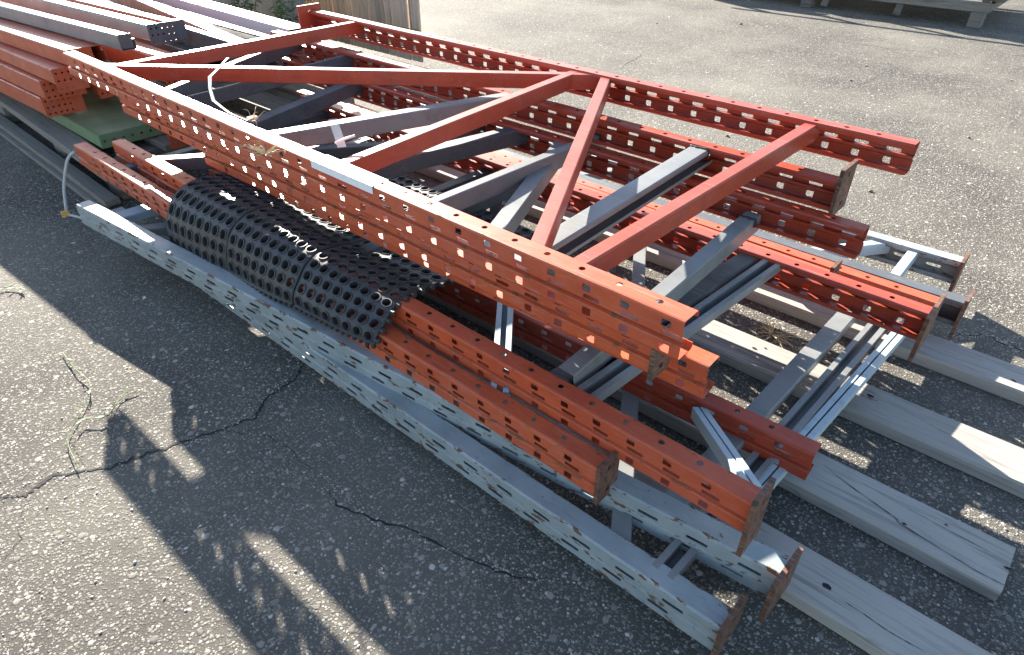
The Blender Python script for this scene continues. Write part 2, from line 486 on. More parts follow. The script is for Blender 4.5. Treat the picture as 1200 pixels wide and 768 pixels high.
def brace(parent, A, B, mat, w=0.032, h=0.045, style='closed', label=None, n=(-1, 0, 0), weld=False):
    """channel from A to B; A, B lie on its upper +X edge"""
    r = 0.003
    if style == 'closed':
        path = [(w, -0.001, ''), (w - 0.0005, 0, ''), (r, 0, ''), (0.001, -0.001, ''), (0, -r, ''), (0, -h + r, ''), (r, -h, ''), (w, -h, '')]
    elif style == 'open':
        path = [(0.0, -0.011, ''), (0.0, -r, ''), (r, 0, ''), (w - r, 0, ''), (w, -r, ''), (w, -h + r, ''), (w - r, -h, ''), (r, -h, ''), (0, -h + r, ''), (0, -h + 0.011, '')]
    else:   # 'up': trough open to the sky
        path = [(w, -h * 0.9, ''), (w, 0, ''), (w - 0.013, 0, ''), (w - 0.0135, -h, ''), (0.0135, -h, ''), (0.013, 0, ''), (0, 0, ''), (0, -h * 0.9, '')]
    V, F = sheet(A, B, n, path, t=0.002)
    o = link('brace', mesh('brace', V, F), mat, parent)
    if label: o['label'] = label
    if weld:
        d = (B - A).normalized(); nn = Vector(n).normalized()
        rw = random.Random(int(abs(A.x * 7919)))
        for e, sg in ((B, -1),):
            wb = MB()
            pts_ = [e + d * sg * (0.034 + rw.uniform(-.003, .003)) + nn * (w * k / 6) + Vector((0, 0, 0.0015)) for k in range(7)]
            pts_ = [pts_[0] + Vector((0, 0, -0.02)), pts_[0] + Vector((0, 0, -0.008))] + pts_
            wb.tube(pts_, [0.0025 + 0.0025 * rw.random() for _ in pts_], 6)
            link('weld', mesh('weld', wb.v, wb.f, True), M['weld'], o)
    return o

def base_plate(parent, x, y0, y1, z0, z1, mat=None, t=0.009, skew=0.0, yaw=0.0):
    """upright steel foot plate across a post end, with two bolt holes punched through"""
    b = (z1 - z0)
    ht = z1 - z0; wd = y1 - y0
    path = [(0, 0, ''), (0, -ht * 0.14, 'a'), (0, -ht * 0.14 - 0.012, ''), (0, -ht * 0.86 + 0.012, 'a'), (0, -ht * 0.86, ''), (0, -ht, '')]
    A, B = Vector((x, y0, z1)), Vector((x + yaw, y1, z1))
    d = (B - A).normalized(); n = Vector((1, 0, 0))
    V, F = [], []
    ycut = [0, wd / 2 - 0.006, wd / 2 + 0.006, wd]
    hc = [0, ht * 0.14, ht * 0.14 + 0.012, ht * 0.86 - 0.012, ht * 0.86, ht]
    for s in (0, 1):
        for a in ycut:
            for c in hc:
                V.append(A + d * a + n * (-t * s + skew * c / ht) + Vector((0, 0, -c)))
    nv = len(hc); hole = lambda i, j: i == 1 and j in (1, 3)
    vi = lambda s, i, j: s * 4 * nv + i * nv + j
    for i in range(3):
        for j in range(nv - 1):
            if hole(i, j): continue
            F.append((vi(0, i, j), vi(0, i, j + 1), vi(0, i + 1, j + 1), vi(0, i + 1, j)))
            F.append((vi(1, i, j), vi(1, i + 1, j), vi(1, i + 1, j + 1), vi(1, i, j + 1)))
            for di, dj, e in ((-1, 0, ((i, j), (i, j + 1))), (1, 0, ((i + 1, j + 1), (i + 1, j))), (0, -1, ((i + 1, j), (i, j))), (0, 1, ((i, j + 1), (i + 1, j + 1)))):
                ii, jj = i + di, j + dj
                if not (0 <= ii < 3 and 0 <= jj < nv - 1) or hole(ii, jj):
                    (a1, b1), (a2, b2) = e
                    F.append((vi(0, a1, b1), vi(1, a1, b1), vi(1, a2, b2), vi(0, a2, b2)))
    return link('base_plate', mesh('base_plate', V, F), mat or M['rust'], parent)

# ------------------------------------------------------------------ ground
gv, gf = [], []
NG = 60
for i in range(NG + 1):
    for j in range(NG + 1):
        sx = (i / NG * 2 - 1); sy = (j / NG * 2 - 1)
        x = math.copysign(abs(sx) ** 3, sx) * 220; y = math.copysign(abs(sy) ** 3, sy) * 220
        gv.append((x, y, 0))
for i in range(NG):
    for j in range(NG):
        a = i * (NG + 1) + j
        gf.append((a, a + NG + 1, a + NG + 2, a + 1))
tag(link('asphalt_ground', mesh('asphalt_ground', gv, gf), M['asphalt']), kind='structure')

def crack(pts, wd, seed, sub=9, jit=0.02):
    rnd = random.Random(seed)
    pts = [Vector(p) for p in pts]
    line = []
    for a, b in zip(pts, pts[1:]):
        for k in range(sub): line.append(a.lerp(b, k / sub))
    line.append(pts[-1])
    mb_v, mb_f = [], []
    n = len(line); L = []
    for i, p in enumerate(line):
        t = (line[min(i + 1, n - 1)] - line[max(i - 1, 0)]).normalized()
        s = Vector((-t.y, t.x, 0))
        off = 0 if i in (0, n - 1) else (rnd.random() - 0.5) * jit
        wv = wd * (0.25 + 0.7 * rnd.random() + 0.9 * max(0, noise.noise(p * 14 + Vector((seed, 0, 0))))) * min(1, 0.25 + min(i, n - 1 - i) / 6)
        c = p + s * off
        mb_v += [c - s * wv / 2 + Vector((0, 0, 0.0012)), c + s * wv / 2 + Vector((0, 0, 0.0012))]
    for i in range(n - 1): mb_f.append((2 * i, 2 * i + 1, 2 * i + 3, 2 * i + 2))
    tag(link('crack', mesh('crack', mb_v, mb_f), M['crack']), kind='structure')
G = lambda x, y: P(x, y, 0)
crack([G(-60, 600), G(0, 583), G(30, 580), G(62, 558), G(130, 548), G(185, 528), G(262, 503), G(298, 490), G(312, 466), G(345, 447), G(358, 425)], 0.009, 1, 9, 0.012)
crack([G(262, 503), G(280, 508), G(298, 505)], 0.003, 2, 5, 0.01)
crack([G(380, 566), G(395, 592), G(430, 606), G(470, 618), G(500, 630), G(555, 660), G(600, 676), G(650, 680)], 0.0045, 3, 5, 0.008)
crack([G(300, 505), G(330, 520), G(380, 566)], 0.002, 4, 7, 0.012)
crack([G(1120, 395), G(1150, 392), G(1200, 412), G(1260, 430)], 0.006, 5, 8, 0.02)
crack([G(720, 84), G(745, 70), G(756, 60)], 0.008, 6, 7, 0.04)
crack([G(980, 105), G(1015, 97), G(1028, 88)], 0.008, 7, 7, 0.04)
crack([G(590, 44), G(625, 43), G(660, 48)], 0.007, 8, 7, 0.03)
crack([G(900, 38), G(960, 46), G(1050, 58), G(1120, 66)], 0.006, 9, 8, 0.03)
crack([G(30, 590), G(20, 640), G(-10, 670)], 0.002, 10, 7, 0.015)
crack([G(100, 548), G(85, 520), G(120, 480)], 0.002, 11, 7, 0.015)

# loose grit and small stones lying on the asphalt
rs = random.Random(3)
pb = MB()
ico = bmesh.new(); bmesh.ops.create_icosphere(ico, subdivisions=1, radius=1.0)
ico.verts.index_update()
IV = [q.co.copy() for q in ico.verts]; IF = [[q.index for q in fa.verts] for fa in ico.faces]; ico.free()
def pebble(mb, x, y, r):
    rz = rs.random() * 6.28; c, s = math.cos(rz), math.sin(rz)
    sx, sy, sz = r * (0.7 + 0.6 * rs.random()), r * (0.6 + 0.4 * rs.random()), r * (0.35 + 0.3 * rs.random())
    mb.add([(x + c * q.x * sx * (0.8 + 0.4 * rs.random()) - s * q.y * sy, y + s * q.x * sx + c * q.y * sy, sz * 0.45 + q.z * sz) for q in IV], IF)
for i in range(700):
    p = G(rs.uniform(-20, 1220), rs.uniform(330, 800)) if i < 500 else G(rs.uniform(0, 1220), rs.uniform(30, 330))
    pebble(pb, p.x, p.y, 0.0015 + 0.0025 * rs.random() ** 2)
for path_ in ([(0, 583), (62, 558), (130, 548), (262, 503), (312, 466), (358, 425)], [(380, 566), (430, 606), (555, 660), (650, 680)], [(1120, 395), (1150, 392), (1200, 412)]):
    q_ = [G(*c_) for c_ in path_]
    for k in range(170):
        t_ = rs.random() * (len(q_) - 1); i_ = int(t_); p = q_[i_].lerp(q_[i_ + 1], t_ - i_)
        pebble(pb, p.x + rs.gauss(0, 0.010), p.y + rs.gauss(0, 0.010), 0.0010 + 0.0022 * rs.random() ** 2)
tag(pb.build('loose_grit', M['stone'], smooth=True), kind='stuff')

# ------------------------------------------------------------------ timbers under the stack
def timber(y0, y1, x0, x1, zt, label, seed, zb=0.0, mat='timber', name='timber', kn=()):
    rnd = random.Random(seed)
    nx, prof = 40, 8
    yc, zc = (y0 + y1) / 2, (zb + zt) / 2; hw, hh = (y1 - y0) / 2, (zt - zb) / 2
    c = 0.005
    pr = [(-hw + c, -hh), (hw - c, -hh), (hw, -hh + c), (hw, hh - c), (hw - c, hh), (0, hh), (-hw + c, hh), (-hw, hh - c), (-hw, -hh + c)]
    V, F = [], []
    n = len(pr)
    xm = (x0 + x1) / 2
    for i in range(nx + 1):
        x = x0 + (x1 - x0) * i / nx - xm
        for a, b in pr:
            q = noise.noise(Vector((x * 3, a * 30 + seed, b * 30)))
            V.append((x, a + q * 0.0018, b + (q * 0.0015 if b > 0 else 0)))
    for i in range(nx):
        for k in range(n):
            a, b = i * n + k, i * n + (k + 1) % n
            F.append((a, b, b + n, a + n))
    F.append(tuple(reversed(range(n)))); F.append(tuple(nx * n + k for k in range(n)))
    o = link(name, mesh(name, V, F), M[mat], None, (xm, yc, zc))
    tag(o, label, 'timber', 'long timbers under the stack')
    return o
timber(1.819, 1.943, -2.75, 1.05, 0.040, 'grey timber farthest back under the stack, with its right end in full sunlight', 1)
timber(1.463, 1.595, -2.75, 0.95, 0.040, 'grey timber second from the back, crossed by thin slits of sunlight', 2)
timber(1.139, 1.268, -2.75, 0.212, 0.040, 'grey timber with a long dark split, its cut end in view at the right', 3)
timber(0.876, 0.995, -2.75, 0.60, 0.040, 'nearest grey timber with a dark knot beside the rusty grey post end', 4)
TB = {o['label']: o for o in COL.objects if o.get('category') == 'timber'}
def tpart(o, name, mb): return mb.build(name, M['crack'], o)
def split(o, pix, wd, seed):
    rnd = random.Random(seed); q = [P(x, y, 0.0412) for x, y in pix]
    cv = [Vector(catmull(q, k / 40)) for k in range(41)]
    mb = MB()
    for i, p in enumerate(cv):
        wv = 0.7 * wd * (0.3 + rnd.random()) * min(1, min(i, 40 - i) / 8 + 0.1)
        mb.v += [p + V3(0, -wv / 2, 0), p + V3(0, wv / 2, 0)]
    mb.f = [(2 * i, 2 * i + 2, 2 * i + 3, 2 * i + 1) for i in range(40)]
    tpart(o, 'split', mb)
def knot(o, px, py, r, seed):
    rnd = random.Random(seed); c = P(px, py, 0.0412); mb = MB(); n = 12
    mb.v = [c] + [c + V3(math.cos(6.283 * k / n) * r * 1.2 * rnd.uniform(.75, 1.2), math.sin(6.283 * k / n) * 0.7 * r * rnd.uniform(.75, 1.2), 0) for k in range(n)]
    mb.f = [(0, 1 + k, 1 + (k + 1) % n) for k in range(n)]
    tpart(o, 'knot', mb)
V3 = lambda *a: Vector(a)
def catmull(pts, t):
    n = len(pts) - 1; f = t * n; i = min(int(f), n - 1); f -= i
    p = [pts[max(i - 1, 0)], pts[i], pts[i + 1], pts[min(i + 2, n)]]
    return [0.5 * (2 * b + (c - a) * f + (2 * a - 5 * b + 4 * c - d) * f * f + (3 * b - a - 3 * c + d) * f ** 3) for a, b, c, d in zip(*p)]
tb1, tb2, tb3, tb4 = [o for o in COL.objects if o.get('category') == 'timber']
split(tb3, [(965, 545), (1000, 572), (1048, 606), (1056, 614), (1110, 648), (1150, 672), (1186, 690)], 0.0035, 1)
split(tb3, [(1048, 604), (1052, 612), (1062, 618)], 0.002, 2)
split(tb3, [(985, 552), (1050, 588), (1120, 626), (1170, 652)], 0.0012, 3)
knot(tb3, 1181, 666, 0.005, 1); knot(tb3, 1109, 615, 0.003, 2); knot(tb3, 1060, 614, 0.004, 3)
split(tb4, [(985, 702), (1010, 718), (1045, 742), (1085, 764)], 0.0022, 4); knot(tb4, 969, 687, 0.008, 4)
split(tb2, [(985, 452), (1020, 467), (1030, 470)], 0.003, 5); knot(tb2, 1020, 464, 0.007, 5)
split(tb2, [(1040, 470), (1100, 503), (1180, 548)], 0.0012, 6); knot(tb2, 884, 408, 0.006, 6); knot(tb2, 897, 408, 0.004, 7)
split(tb1, [(1100, 400), (1150, 418), (1200, 436)], 0.0015, 8); knot(tb1, 1188, 446, 0.006, 8)

# ------------------------------------------------------------------ rack frames, top to bottom
GR = 'pallet rack frames stacked flat'
V3 = lambda *a: Vector(a)
def lerp_post(A, B, x):
    t = (x - A[0]) / (B[0] - A[0]); return Vector(A).lerp(Vector(B), t)
def span(fr, bk, xf, xb, dzf=-0.004, dzb=-0.004, inf=0.014, inb=0.014):
    a = lerp_post(fr[0], fr[1], xf) + Vector((0, inf, dzf)); b = lerp_post(bk[0], bk[1], xb) + Vector((0, -inb, dzb))
    return a, b

# 1: red frame on top
F1f = (V3(-0.342, 0.774, 0.551), V3(-2.832, 0.774, 0.559)); F1b = (V3(-0.289, 1.783, 0.575), V3(-2.735, 1.783, 0.585))
f1 = empty('rack_frame', (-1.6, 1.28, 0.475), 'all red rack frame lying on top of the stack, with a white sticker', 'rack frame', GR)
post(f1, *F1f, False, M['orange'], phase=-0.02); post(f1, *F1b, True, M['red'], phase=0.01)
for xf, xb in ((-2.52, -2.40), (-2.575, -1.17), (-1.235, -1.268), (-0.632, -1.165), (-0.558, -0.515)):
    brace(f1, *span(F1f, F1b, xf, xb), M['red'], w=0.031, h=0.046)
base_plate(f1, -2.738, 1.69, 1.80, 0.495, 0.607, M['red'])
# sticker folded over the upper edge of the front post
sx0, sx1 = Q(366, 187, 0.555).x, Q(437, 218, 0.555).x
st = empty('sticker', (sx0, 0.774, 0.555), 'white paper sticker with red band folded over the top front post', 'sticker')
def stick(h0, h1, n0, n1, x0, x1, mat, name, par):
    mb = MB()
    a, b = lerp_post(*F1f, x0), lerp_post(*F1f, x1)
    if n1 is None:   # on the vertical web
        q = [a + V3(0, -0.0012, -h0), b + V3(0, -0.0012, -h0), b + V3(0, -0.0012, -h1), a + V3(0, -0.0012, -h1)]; off = V3(0, 0.0006, 0)
    else:
        q = [a + V3(0, n0, h0), b + V3(0, n0, h0), b + V3(0, n1, h0), a + V3(0, n1, h0)]; off = V3(0, 0, -0.0006)
    mb.add(q + [p + off for p in q], [(0, 1, 2, 3), (7, 6, 5, 4), (0, 4, 5, 1), (1, 5, 6, 2), (2, 6, 7, 3), (3, 7, 4, 0)])
    return mb.build(name, mat, par)
s0 = stick(0.0013, 0, -0.001, 0.0445, sx0, sx1, M['paper'], 'paper', st)
stick(0.0, 0.017, 0, None, sx0, sx1, M['paper'], 'paper_fold', st)
pr = MB()
for xa, xb2, h0, h1 in ((sx0 + 0.004, sx1 - 0.004, 0.017, 0.0215),):
    a, b = lerp_post(*F1f, xa), lerp_post(*F1f, xb2); e = V3(0, -0.0018, 0)
    pr.add([a + e + V3(0, 0, -h0), b + e + V3(0, 0, -h0), b + e + V3(0, 0, -h1), a + e + V3(0, 0, -h1)], [(0, 1, 2, 3)])
pr.build('red_band', M['redpr'], st)
pk = MB(); rr = random.Random(5)
for k in range(26):
    x = sx0 + 0.10 + 0.24 * rr.random(); y = 0.006 + 0.03 * rr.random(); L = 0.008 + 0.02 * rr.random()
    a = lerp_post(*F1f, x) + V3(0, y, 0.0016)
    pk.add([a, a + V3(L, 0.004, 0), a + V3(L, 0.0065, 0), a + V3(0, 0.0025, 0)], [(0, 1, 2, 3)])
pk.build('faded_print', M['ink'], st)

# 2: red posts, grey braces, foot plates at the near end
F2f = (V3(-0.407, 0.826, 0.455), V3(-2.58, 0.826, 0.462)); F2b = (V3(-0.385, 1.642, 0.497), V3(-2.84, 1.642, 0.507))
f2 = empty('rack_frame', (-1.6, 1.22, 0.39), 'second rack frame from the top, red posts with sunlit pale grey braces', 'rack frame', GR)
post(f2, *F2f, False, M['orange_worn'], phase=0.012); post(f2, *F2b, True, M['red'], phase=0.03)
brace(f2, *span(F2f, F2b, -2.42, -2.66), M['dgrey'], w=0.034, h=0.05)
brace(f2, *span(F2f, F2b, -2.36, -2.30, -0.012, -0.012), M['dgrey'], w=0.012, h=0.05)
brace(f2, V3(-1.712, 0.832, 0.494), V3(-1.425, 1.600, 0.502), M['grey'], w=0.040, h=0.05)
brace(f2, Q(512, 236, 0.425) + V3(0.004, -0.06, 0), Q(712, 156, 0.437), M['grey'], w=0.030, h=0.052, weld=True)
brace(f2, *span(F2f, F2b, -0.742, -0.728), M['grey'], w=0.052, h=0.046, style='open', weld=True)
base_plate(f2, -0.404, 0.820, 0.878, 0.370, 0.462); base_plate(f2, -0.384, 1.588, 1.680, 0.412, 0.532)

# 3
F3f = (V3(-0.340, 0.905, 0.386), V3(-2.12, 0.870, 0.380)); F3b = (V3(-0.297, 1.598, 0.420), V3(-2.75, 1.598, 0.424))
f3 = empty('rack_frame', (-1.5, 1.24, 0.30), 'third rack frame from the top, red posts tucked in under the second one', 'rack frame', GR)
post(f3, *F3f, False, M['orange_worn'], phase=0.0); post(f3, *F3b, True, M['red'], phase=0.0)
brace(f3, *span(F3f, F3b, -2.10, -2.20), M['dgrey'], w=0.05, h=0.05)
brace(f3, *span(F3f, F3b, -1.60, -1.345), M['dgrey'], w=0.045, h=0.05)
brace(f3, *span(F3f, F3b, -1.56, -1.54), M['dgrey'], w=0.04, h=0.05)
brace(f3, *span(F3f, F3b, -0.905, -1.175), M['grey'], w=0.045, h=0.045)
brace(f3, V3(-0.575, 0.83, 0.283), V3(-0.545, 1.578, 0.372), M['grey'], w=0.04, h=0.048, weld=True)

# 4: A + D2
A4 = (Q(701.7, 551.7, 0.20), Q(86, 170, 0.255)); D2 = (V3(-0.353, 1.690, 0.229), V3(-2.80, 1.690, 0.25))
f4 = empty('rack_frame', (-1.5, 1.2, 0.12), 'orange rack frame whose near front post ends in a dark scraped foot plate', 'rack frame', GR)
post(f4, *A4, False, M['orange_worn'], phase=0.02); post(f4, *D2, True, M['orange'], phase=0.0)
brace(f4, *span(A4, D2, -0.70, -1.46, inf=0.055), M['pale'], w=0.04, h=0.04, style='up')
brace(f4, *span(A4, D2, -1.55, -1.5), M['dgrey'], w=0.04, h=0.045)
brace(f4, *span(A4, D2, -2.45, -2.45), M['dgrey'], w=0.04, h=0.045)
ax = A4[0]
base_plate(f4, ax.x + 0.006, ax.y - 0.004, ax.y + 0.062, ax.z - 0.090, ax.z + 0.010)
base_plate(f4, -0.350, 1.635, 1.695, 0.15, 0.265)

# 5: B + D3
B5 = (V3(-0.168, 0.782, 0.263), V3(-2.62, 0.765, 0.290)); D3 = (V3(-0.106, 1.585, 0.278), V3(-2.60, 1.585, 0.29))
f5 = empty('rack_frame', (-1.35, 1.2, 0.19), 'orange rack frame sticking out farthest right, with tall foot plates on both posts', 'rack frame', GR)
post(f5, *B5, False, M['orange'], phase=0.035); post(f5, *D3, True, M['red'], phase=0.01)
brace(f5, V3(-0.520, 0.815, 0.260), V3(-0.452, 1.565, 0.276), M['grey'], w=0.046, h=0.026, style='up')
brace(f5, V3(-0.590, 0.815, 0.256), V3(-0.512, 1.565, 0.270), M['dgrey'], w=0.05, h=0.045, style='open')
brace(f5, *span(B5, D3, -1.30, -1.30), M['dgrey'], w=0.04, h=0.045)
brace(f5, *span(B5, D3, -2.35, -1.75), M['dgrey'], w=0.04, h=0.045)
brace(f5, V3(-0.395, 1.085, 0.135), V3(-0.190, 0.885, 0.205), M['pale'], w=0.030, h=0.03, n=(-1, -0.6, 0), style='up', label='twisted pale blue brace end')
base_plate(f5, -0.162, 0.765, 0.835, 0.150, 0.288); base_plate(f5, -0.100, 1.500, 1.640, 0.170, 0.292)

# 6: C + D1
C6 = (V3(-0.158, 1.088, 0.146), V3(-2.43, 1.00, 0.17)); D1 = (V3(-0.121, 1.866, 0.163), V3(-2.70, 1.866, 0.17))
f6 = empty('rack_frame', (-1.4, 1.5, 0.08), 'low red rack frame whose plain front post end lies over the split timber', 'rack frame', GR)
post(f6, *C6, False, M['red'], phase=0.02); post(f6, *D1, True, M['orange'], phase=0.03)
brace(f6, *span(C6, D1, -1.0, -1.7), M['dgrey'], w=0.04, h=0.04)
brace(f6, *span(C6, D1, -2.2, -2.2), M['dgrey'], w=0.04, h=0.04)

# 7, 8: chipped grey frames at the bottom
gfar = Q(88, 240, 0.168)
G1f = (V3(-0.099, 0.800, 0.122), gfar); G1b = (V3(-0.131, 2.262, 0.116), V3(-2.7, 2.20, 0.12))
g1 = empty('rack_frame', (-1.4, 1.5, 0.045), 'upper chipped grey rack frame near the bottom, rusty foot plate over the knotted timber', 'rack frame', GR)
post(g1, *G1f, False, M['chip'], True); post(g1, *G1b, True, M['chip'], True)
brace(g1, V3(-0.302, 0.84, 0.098), V3(-0.273, 2.03, 0.098), M['grey'], w=0.046, h=0.03)
brace(g1, V3(-0.58, 1.90, 0.105), V3(-0.335, 2.225, 0.108), M['pale'], w=0.03, h=0.04)
brace(g1, V3(-0.250, 1.9, 0.105), V3(-0.252, 2.225, 0.108), M['pale'], w=0.03, h=0.03)
brace(g1, V3(-2.33, 0.62, 0.13), V3(-2.33, 2.2, 0.11), M['pale'], w=0.06, h=0.03)
brace(g1, V3(-2.2, 0.62, 0.13), V3(-1.3, 2.2, 0.11), M['grey'], w=0.04, h=0.03)
base_plate(g1, -0.094, 0.768, 0.874, 0.020, 0.128, yaw=0.004)
base_plate(g1, -0.126, 2.185, 2.275, 0.002, 0.130)
G2f = (V3(-0.134, 0.672, 0.078), V3(-2.55, 0.655, 0.078)); G2b = (V3(-0.068, 2.015, 0.114), V3(-2.6, 2.0, 0.114))
g2 = empty('rack_frame', (-1.4, 1.4, 0.0), 'chipped pale grey rack frame lowest in the stack, front post lying on the asphalt', 'rack frame', GR)
post(g2, *G2f, False, M['chip'], True, 0.04); post(g2, *G2b, True, M['dgrey'], True, 0.02)
brace(g2, V3(-0.242, 0.70, 0.078), V3(-0.190, 1.99, 0.100), M['grey'], w=0.045, h=0.028, style='up')
brace(g2, V3(-0.205, 1.0, 0.074), V3(-0.140, 1.99, 0.096), M['pale'], w=0.03, h=0.028, style='up')
brace(g2, V3(-0.33, 0.70, 0.074), V3(-1.1, 1.99, 0.09), M['grey'], w=0.04, h=0.028)
base_plate(g2, -0.128, 0.664, 0.755, -0.0 + 0.002, 0.088)
base_plate(g2, -0.064, 1.955, 2.035, 0.002, 0.13)
for fr in (f1, f2, f3, f4, f5, f6, g1, g2): pass

# ------------------------------------------------------------------ black ring mat draped over the front posts
def catmull(pts, t):
    n = len(pts) - 1; f = t * n; i = min(int(f), n - 1); f -= i
    p = [pts[max(i - 1, 0)], pts[i], pts[i + 1], pts[min(i + 2, n)]]
    return [0.5 * (2 * b + (c - a) * f + (2 * a - 5 * b + 4 * c - d) * f * f + (3 * b - a - 3 * c + d) * f ** 3) for a, b, c, d in zip(*p)]
XL, XR = -2.02, -1.05
matL = [(0.650, 0.125), (0.652, 0.17), (0.664, 0.222), (0.696, 0.274), (0.757, 0.308), (0.835, 0.308), (0.905, 0.292), (0.985, 0.272), (1.09, 0.262), (1.21, 0.255), (1.34, 0.25)]
matR = [(0.700, 0.192), (0.710, 0.218), (0.735, 0.240), (0.757, 0.263), (0.790, 0.277), (0.835, 0.276), (0.90, 0.262), (0.98, 0.25), (1.08, 0.243), (1.20, 0.235), (1.33, 0.235)]
def matS(x, t):
    k = (x - XL) / (XR - XL)
    a, b = catmull(matL, t), catmull(matR, t)
    y = a[0] + (b[0] - a[0]) * k; z = a[1] + (b[1] - a[1]) * k
    wv = noise.noise(Vector((x * 2.3, t * 3.0, 4.2)))
    z += 0.024 * wv * min(1.0, max(0.0, (t - 0.35) * 4)); y += 0.012 * noise.noise(Vector((x * 4, t * 4, 1))) * max(0.0, 1 - t / 0.6)
    sag = 0.012 * math.sin(math.pi * ((k * 3) % 1.0)) * max(0.0, 1 - t / 0.35)
    return Vector((x, y - sag * 0.3, z))
def matpt(x, t, off):
    e = 0.004
    p = matS(x, t)
    tx = matS(x + e, t) - matS(x - e, t); ty = matS(x, min(t + e, 1)) - matS(x, max(t - e, 0))
    n = tx.cross(ty).normalized()
    return p + n * off
# arc-length table so that the rings stay round
TS = [i / 300 for i in range(301)]; xm = (XL + XR) / 2
al = [0.0]
for a, b in zip(TS, TS[1:]): al.append(al[-1] + (matS(xm, b) - matS(xm, a)).length)
LT = al[-1]
def t_of(s):
    s = max(0, min(LT, s))
    for i in range(300):
        if al[i + 1] >= s: return TS[i] + (TS[i + 1] - TS[i]) * (s - al[i]) / (al[i + 1] - al[i] + 1e-9)
    return 1.0
matE = empty('rubber_mat', ((XL + XR) / 2, 0.9, 0.2), 'black rubber ring mat with round holes draped over the front orange posts', 'rubber mat')
PANW = (XR - XL) / 3; NC = 8; CP = (PANW - 0.012) / NC
NR = int(LT / CP)
def ringcell(mb, x0, s0, p):
    K = 16
    loops = []
    sq = []
    for k in range(K):
        a = 2 * math.pi * (k + 0.5) / K - math.pi / 4 - math.pi / K
        c, s = math.cos(a), math.sin(a); m = max(abs(c), abs(s))
        sq.append((c / m * 0.5, s / m * 0.5))
    circ = [(math.cos(2 * math.pi * (k + 0.5) / K - math.pi / 4 - math.pi / K), math.sin(2 * math.pi * (k + 0.5) / K - math.pi / 4 - math.pi / K)) for k in range(K)]
    specs = [(sq, 1, 0.0), (circ, 0.43, 0.0), (circ, 0.41, 0.0024), (circ, 0.345, 0.0024), (circ, 0.315, 0.0), (circ, 0.285, -0.017), (circ, 0.46, -0.017), (sq, 1, -0.008)]
    base = len(mb.v)
    for pts, r, off in specs:
        for (a, b) in pts:
            mb.v.append(matpt(x0 + (0.5 + a * r) * p, t_of(s0 + (0.5 + b * r) * p), off))
    for l in range(len(specs) - 1):
        for k in range(K):
            a, b = base + l * K + k, base + l * K + (k + 1) % K
            mb.f.append((a, a + K, b + K, b))
for q in range(3):
    mb = MB()
    x0 = XL + q * PANW + 0.006
    for i in range(NC):
        for j in range(NR):
            ringcell(mb, x0 + i * CP, 0.004 + j * CP, CP)
    # closed outer rim of the panel
    for xe in (x0 + 0.001, x0 + NC * CP - 0.001):
        mb.tube([matpt(xe, t_of(0.004 + LT * k / 60), -0.004) for k in range(60)], 0.0052, 6)
    mb.tube([matpt(x0 + NC * CP * k / 16, t_of(0.002), -0.004) for k in range(17)], 0.0055, 6)
    mb.build('panel', M['rubber'], matE)
tb = MB()
for i in range(44):
    x = XL + (i + 0.5) * (XR - XL) / 44
    a = matpt(x, t_of(0.0), -0.004); b = matpt(x, t_of(0.02), -0.004)
    dn = (a - b).normalized()
    tb.box(a + dn * 0.006, (0.010, 0.010, 0.014), None, 0.002)
for j in range(16):
    s = 0.02 + j * 0.034
    a = matpt(XR - 0.003, t_of(s), -0.004)
    tb.box(a + V3(0.008, 0, 0), (0.014, 0.012, 0.010), None, 0.002)
tag(tb.build('edge_teeth', M['rubber'], matE), kind='stuff')

# ------------------------------------------------------------------ strap hanging from the left post end, with its knot
se = empty('strap', Q(86, 176, 0.25), 'pale grey strap hanging from the far orange post end to a yellow knot', 'strap')
a = Q(87, 178, 0.245)
pts = [a, a + V3(-0.035, -0.02, -0.03), a + V3(-0.05, -0.045, -0.085), a + V3(-0.045, -0.07, -0.14), Q(78, 248, 0.055)]
cv = [Vector(catmull(pts, k / 16)) for k in range(17)]
sb = MB(); sb.tube(cv, 0.0055, 8); sb.build('cord', M['strap'], se, True)
kb = MB(); kc = Q(77, 251, 0.05)
for k in range(5):
    pebb = [kc + V3(0.010 * math.cos(a2 + k), 0.010 * math.sin(a2 * 1.0 + k * 1.7), 0.009 * math.sin(a2 + k * 0.9)) for a2 in [i * 0.63 for i in range(11)]]
    kb.tube(pebb, 0.0042, 6)
kb.build('knot', M['brass'], se, True)
kt = MB(); kt.tube([kc, Q(90, 254, 0.05), Q(98, 257, 0.06)], [0.004, 0.005, 0.003], 6); kt.build('loose_end', M['strap'], se, True)

# ------------------------------------------------------------------ tape scraps, straw, weeds
tp = MB()
q = [Q(267, 68, 0.585), Q(258, 78, 0.575), Q(246, 90, 0.56), Q(246, 104, 0.545), Q(250, 118, 0.53), Q(268, 132, 0.556), Q(290, 141, 0.560)]
tp.ribbon(q, [0.009, 0.010, 0.013, 0.010, 0.011, 0.008, 0.007], V3(0.75, 0.66, 0.1), 0.0004)
tag(tp.build('tape_strip', M['tape'], smooth=True), 'clear plastic tape strip hanging off the long red diagonal brace', 'tape')
tp = MB()
b0 = Q(400, 168, 0.557)
tp.ribbon([b0 + V3(0, 0, -0.01), b0 + V3(-0.012, 0.004, 0.012), b0 + V3(-0.030, 0.01, 0.03), b0 + V3(-0.045, 0.016, 0.045)], 0.022, V3(0.75, 0.66, 0.1), 0.0005)
tag(tp.build('tape_tab', M['tape']), 'short clear tape tab standing on the middle red brace near the sticker', 'tape')
tw = MB(); tw.tube([Q(393, 168, 0.57), Q(404, 163, 0.575), Q(416, 159, 0.58)], 0.003, 6)
tag(tw.build('plastic_twist', M['plastic'], smooth=True), 'small white plastic twist stuck through the short tape tab', 'twist')

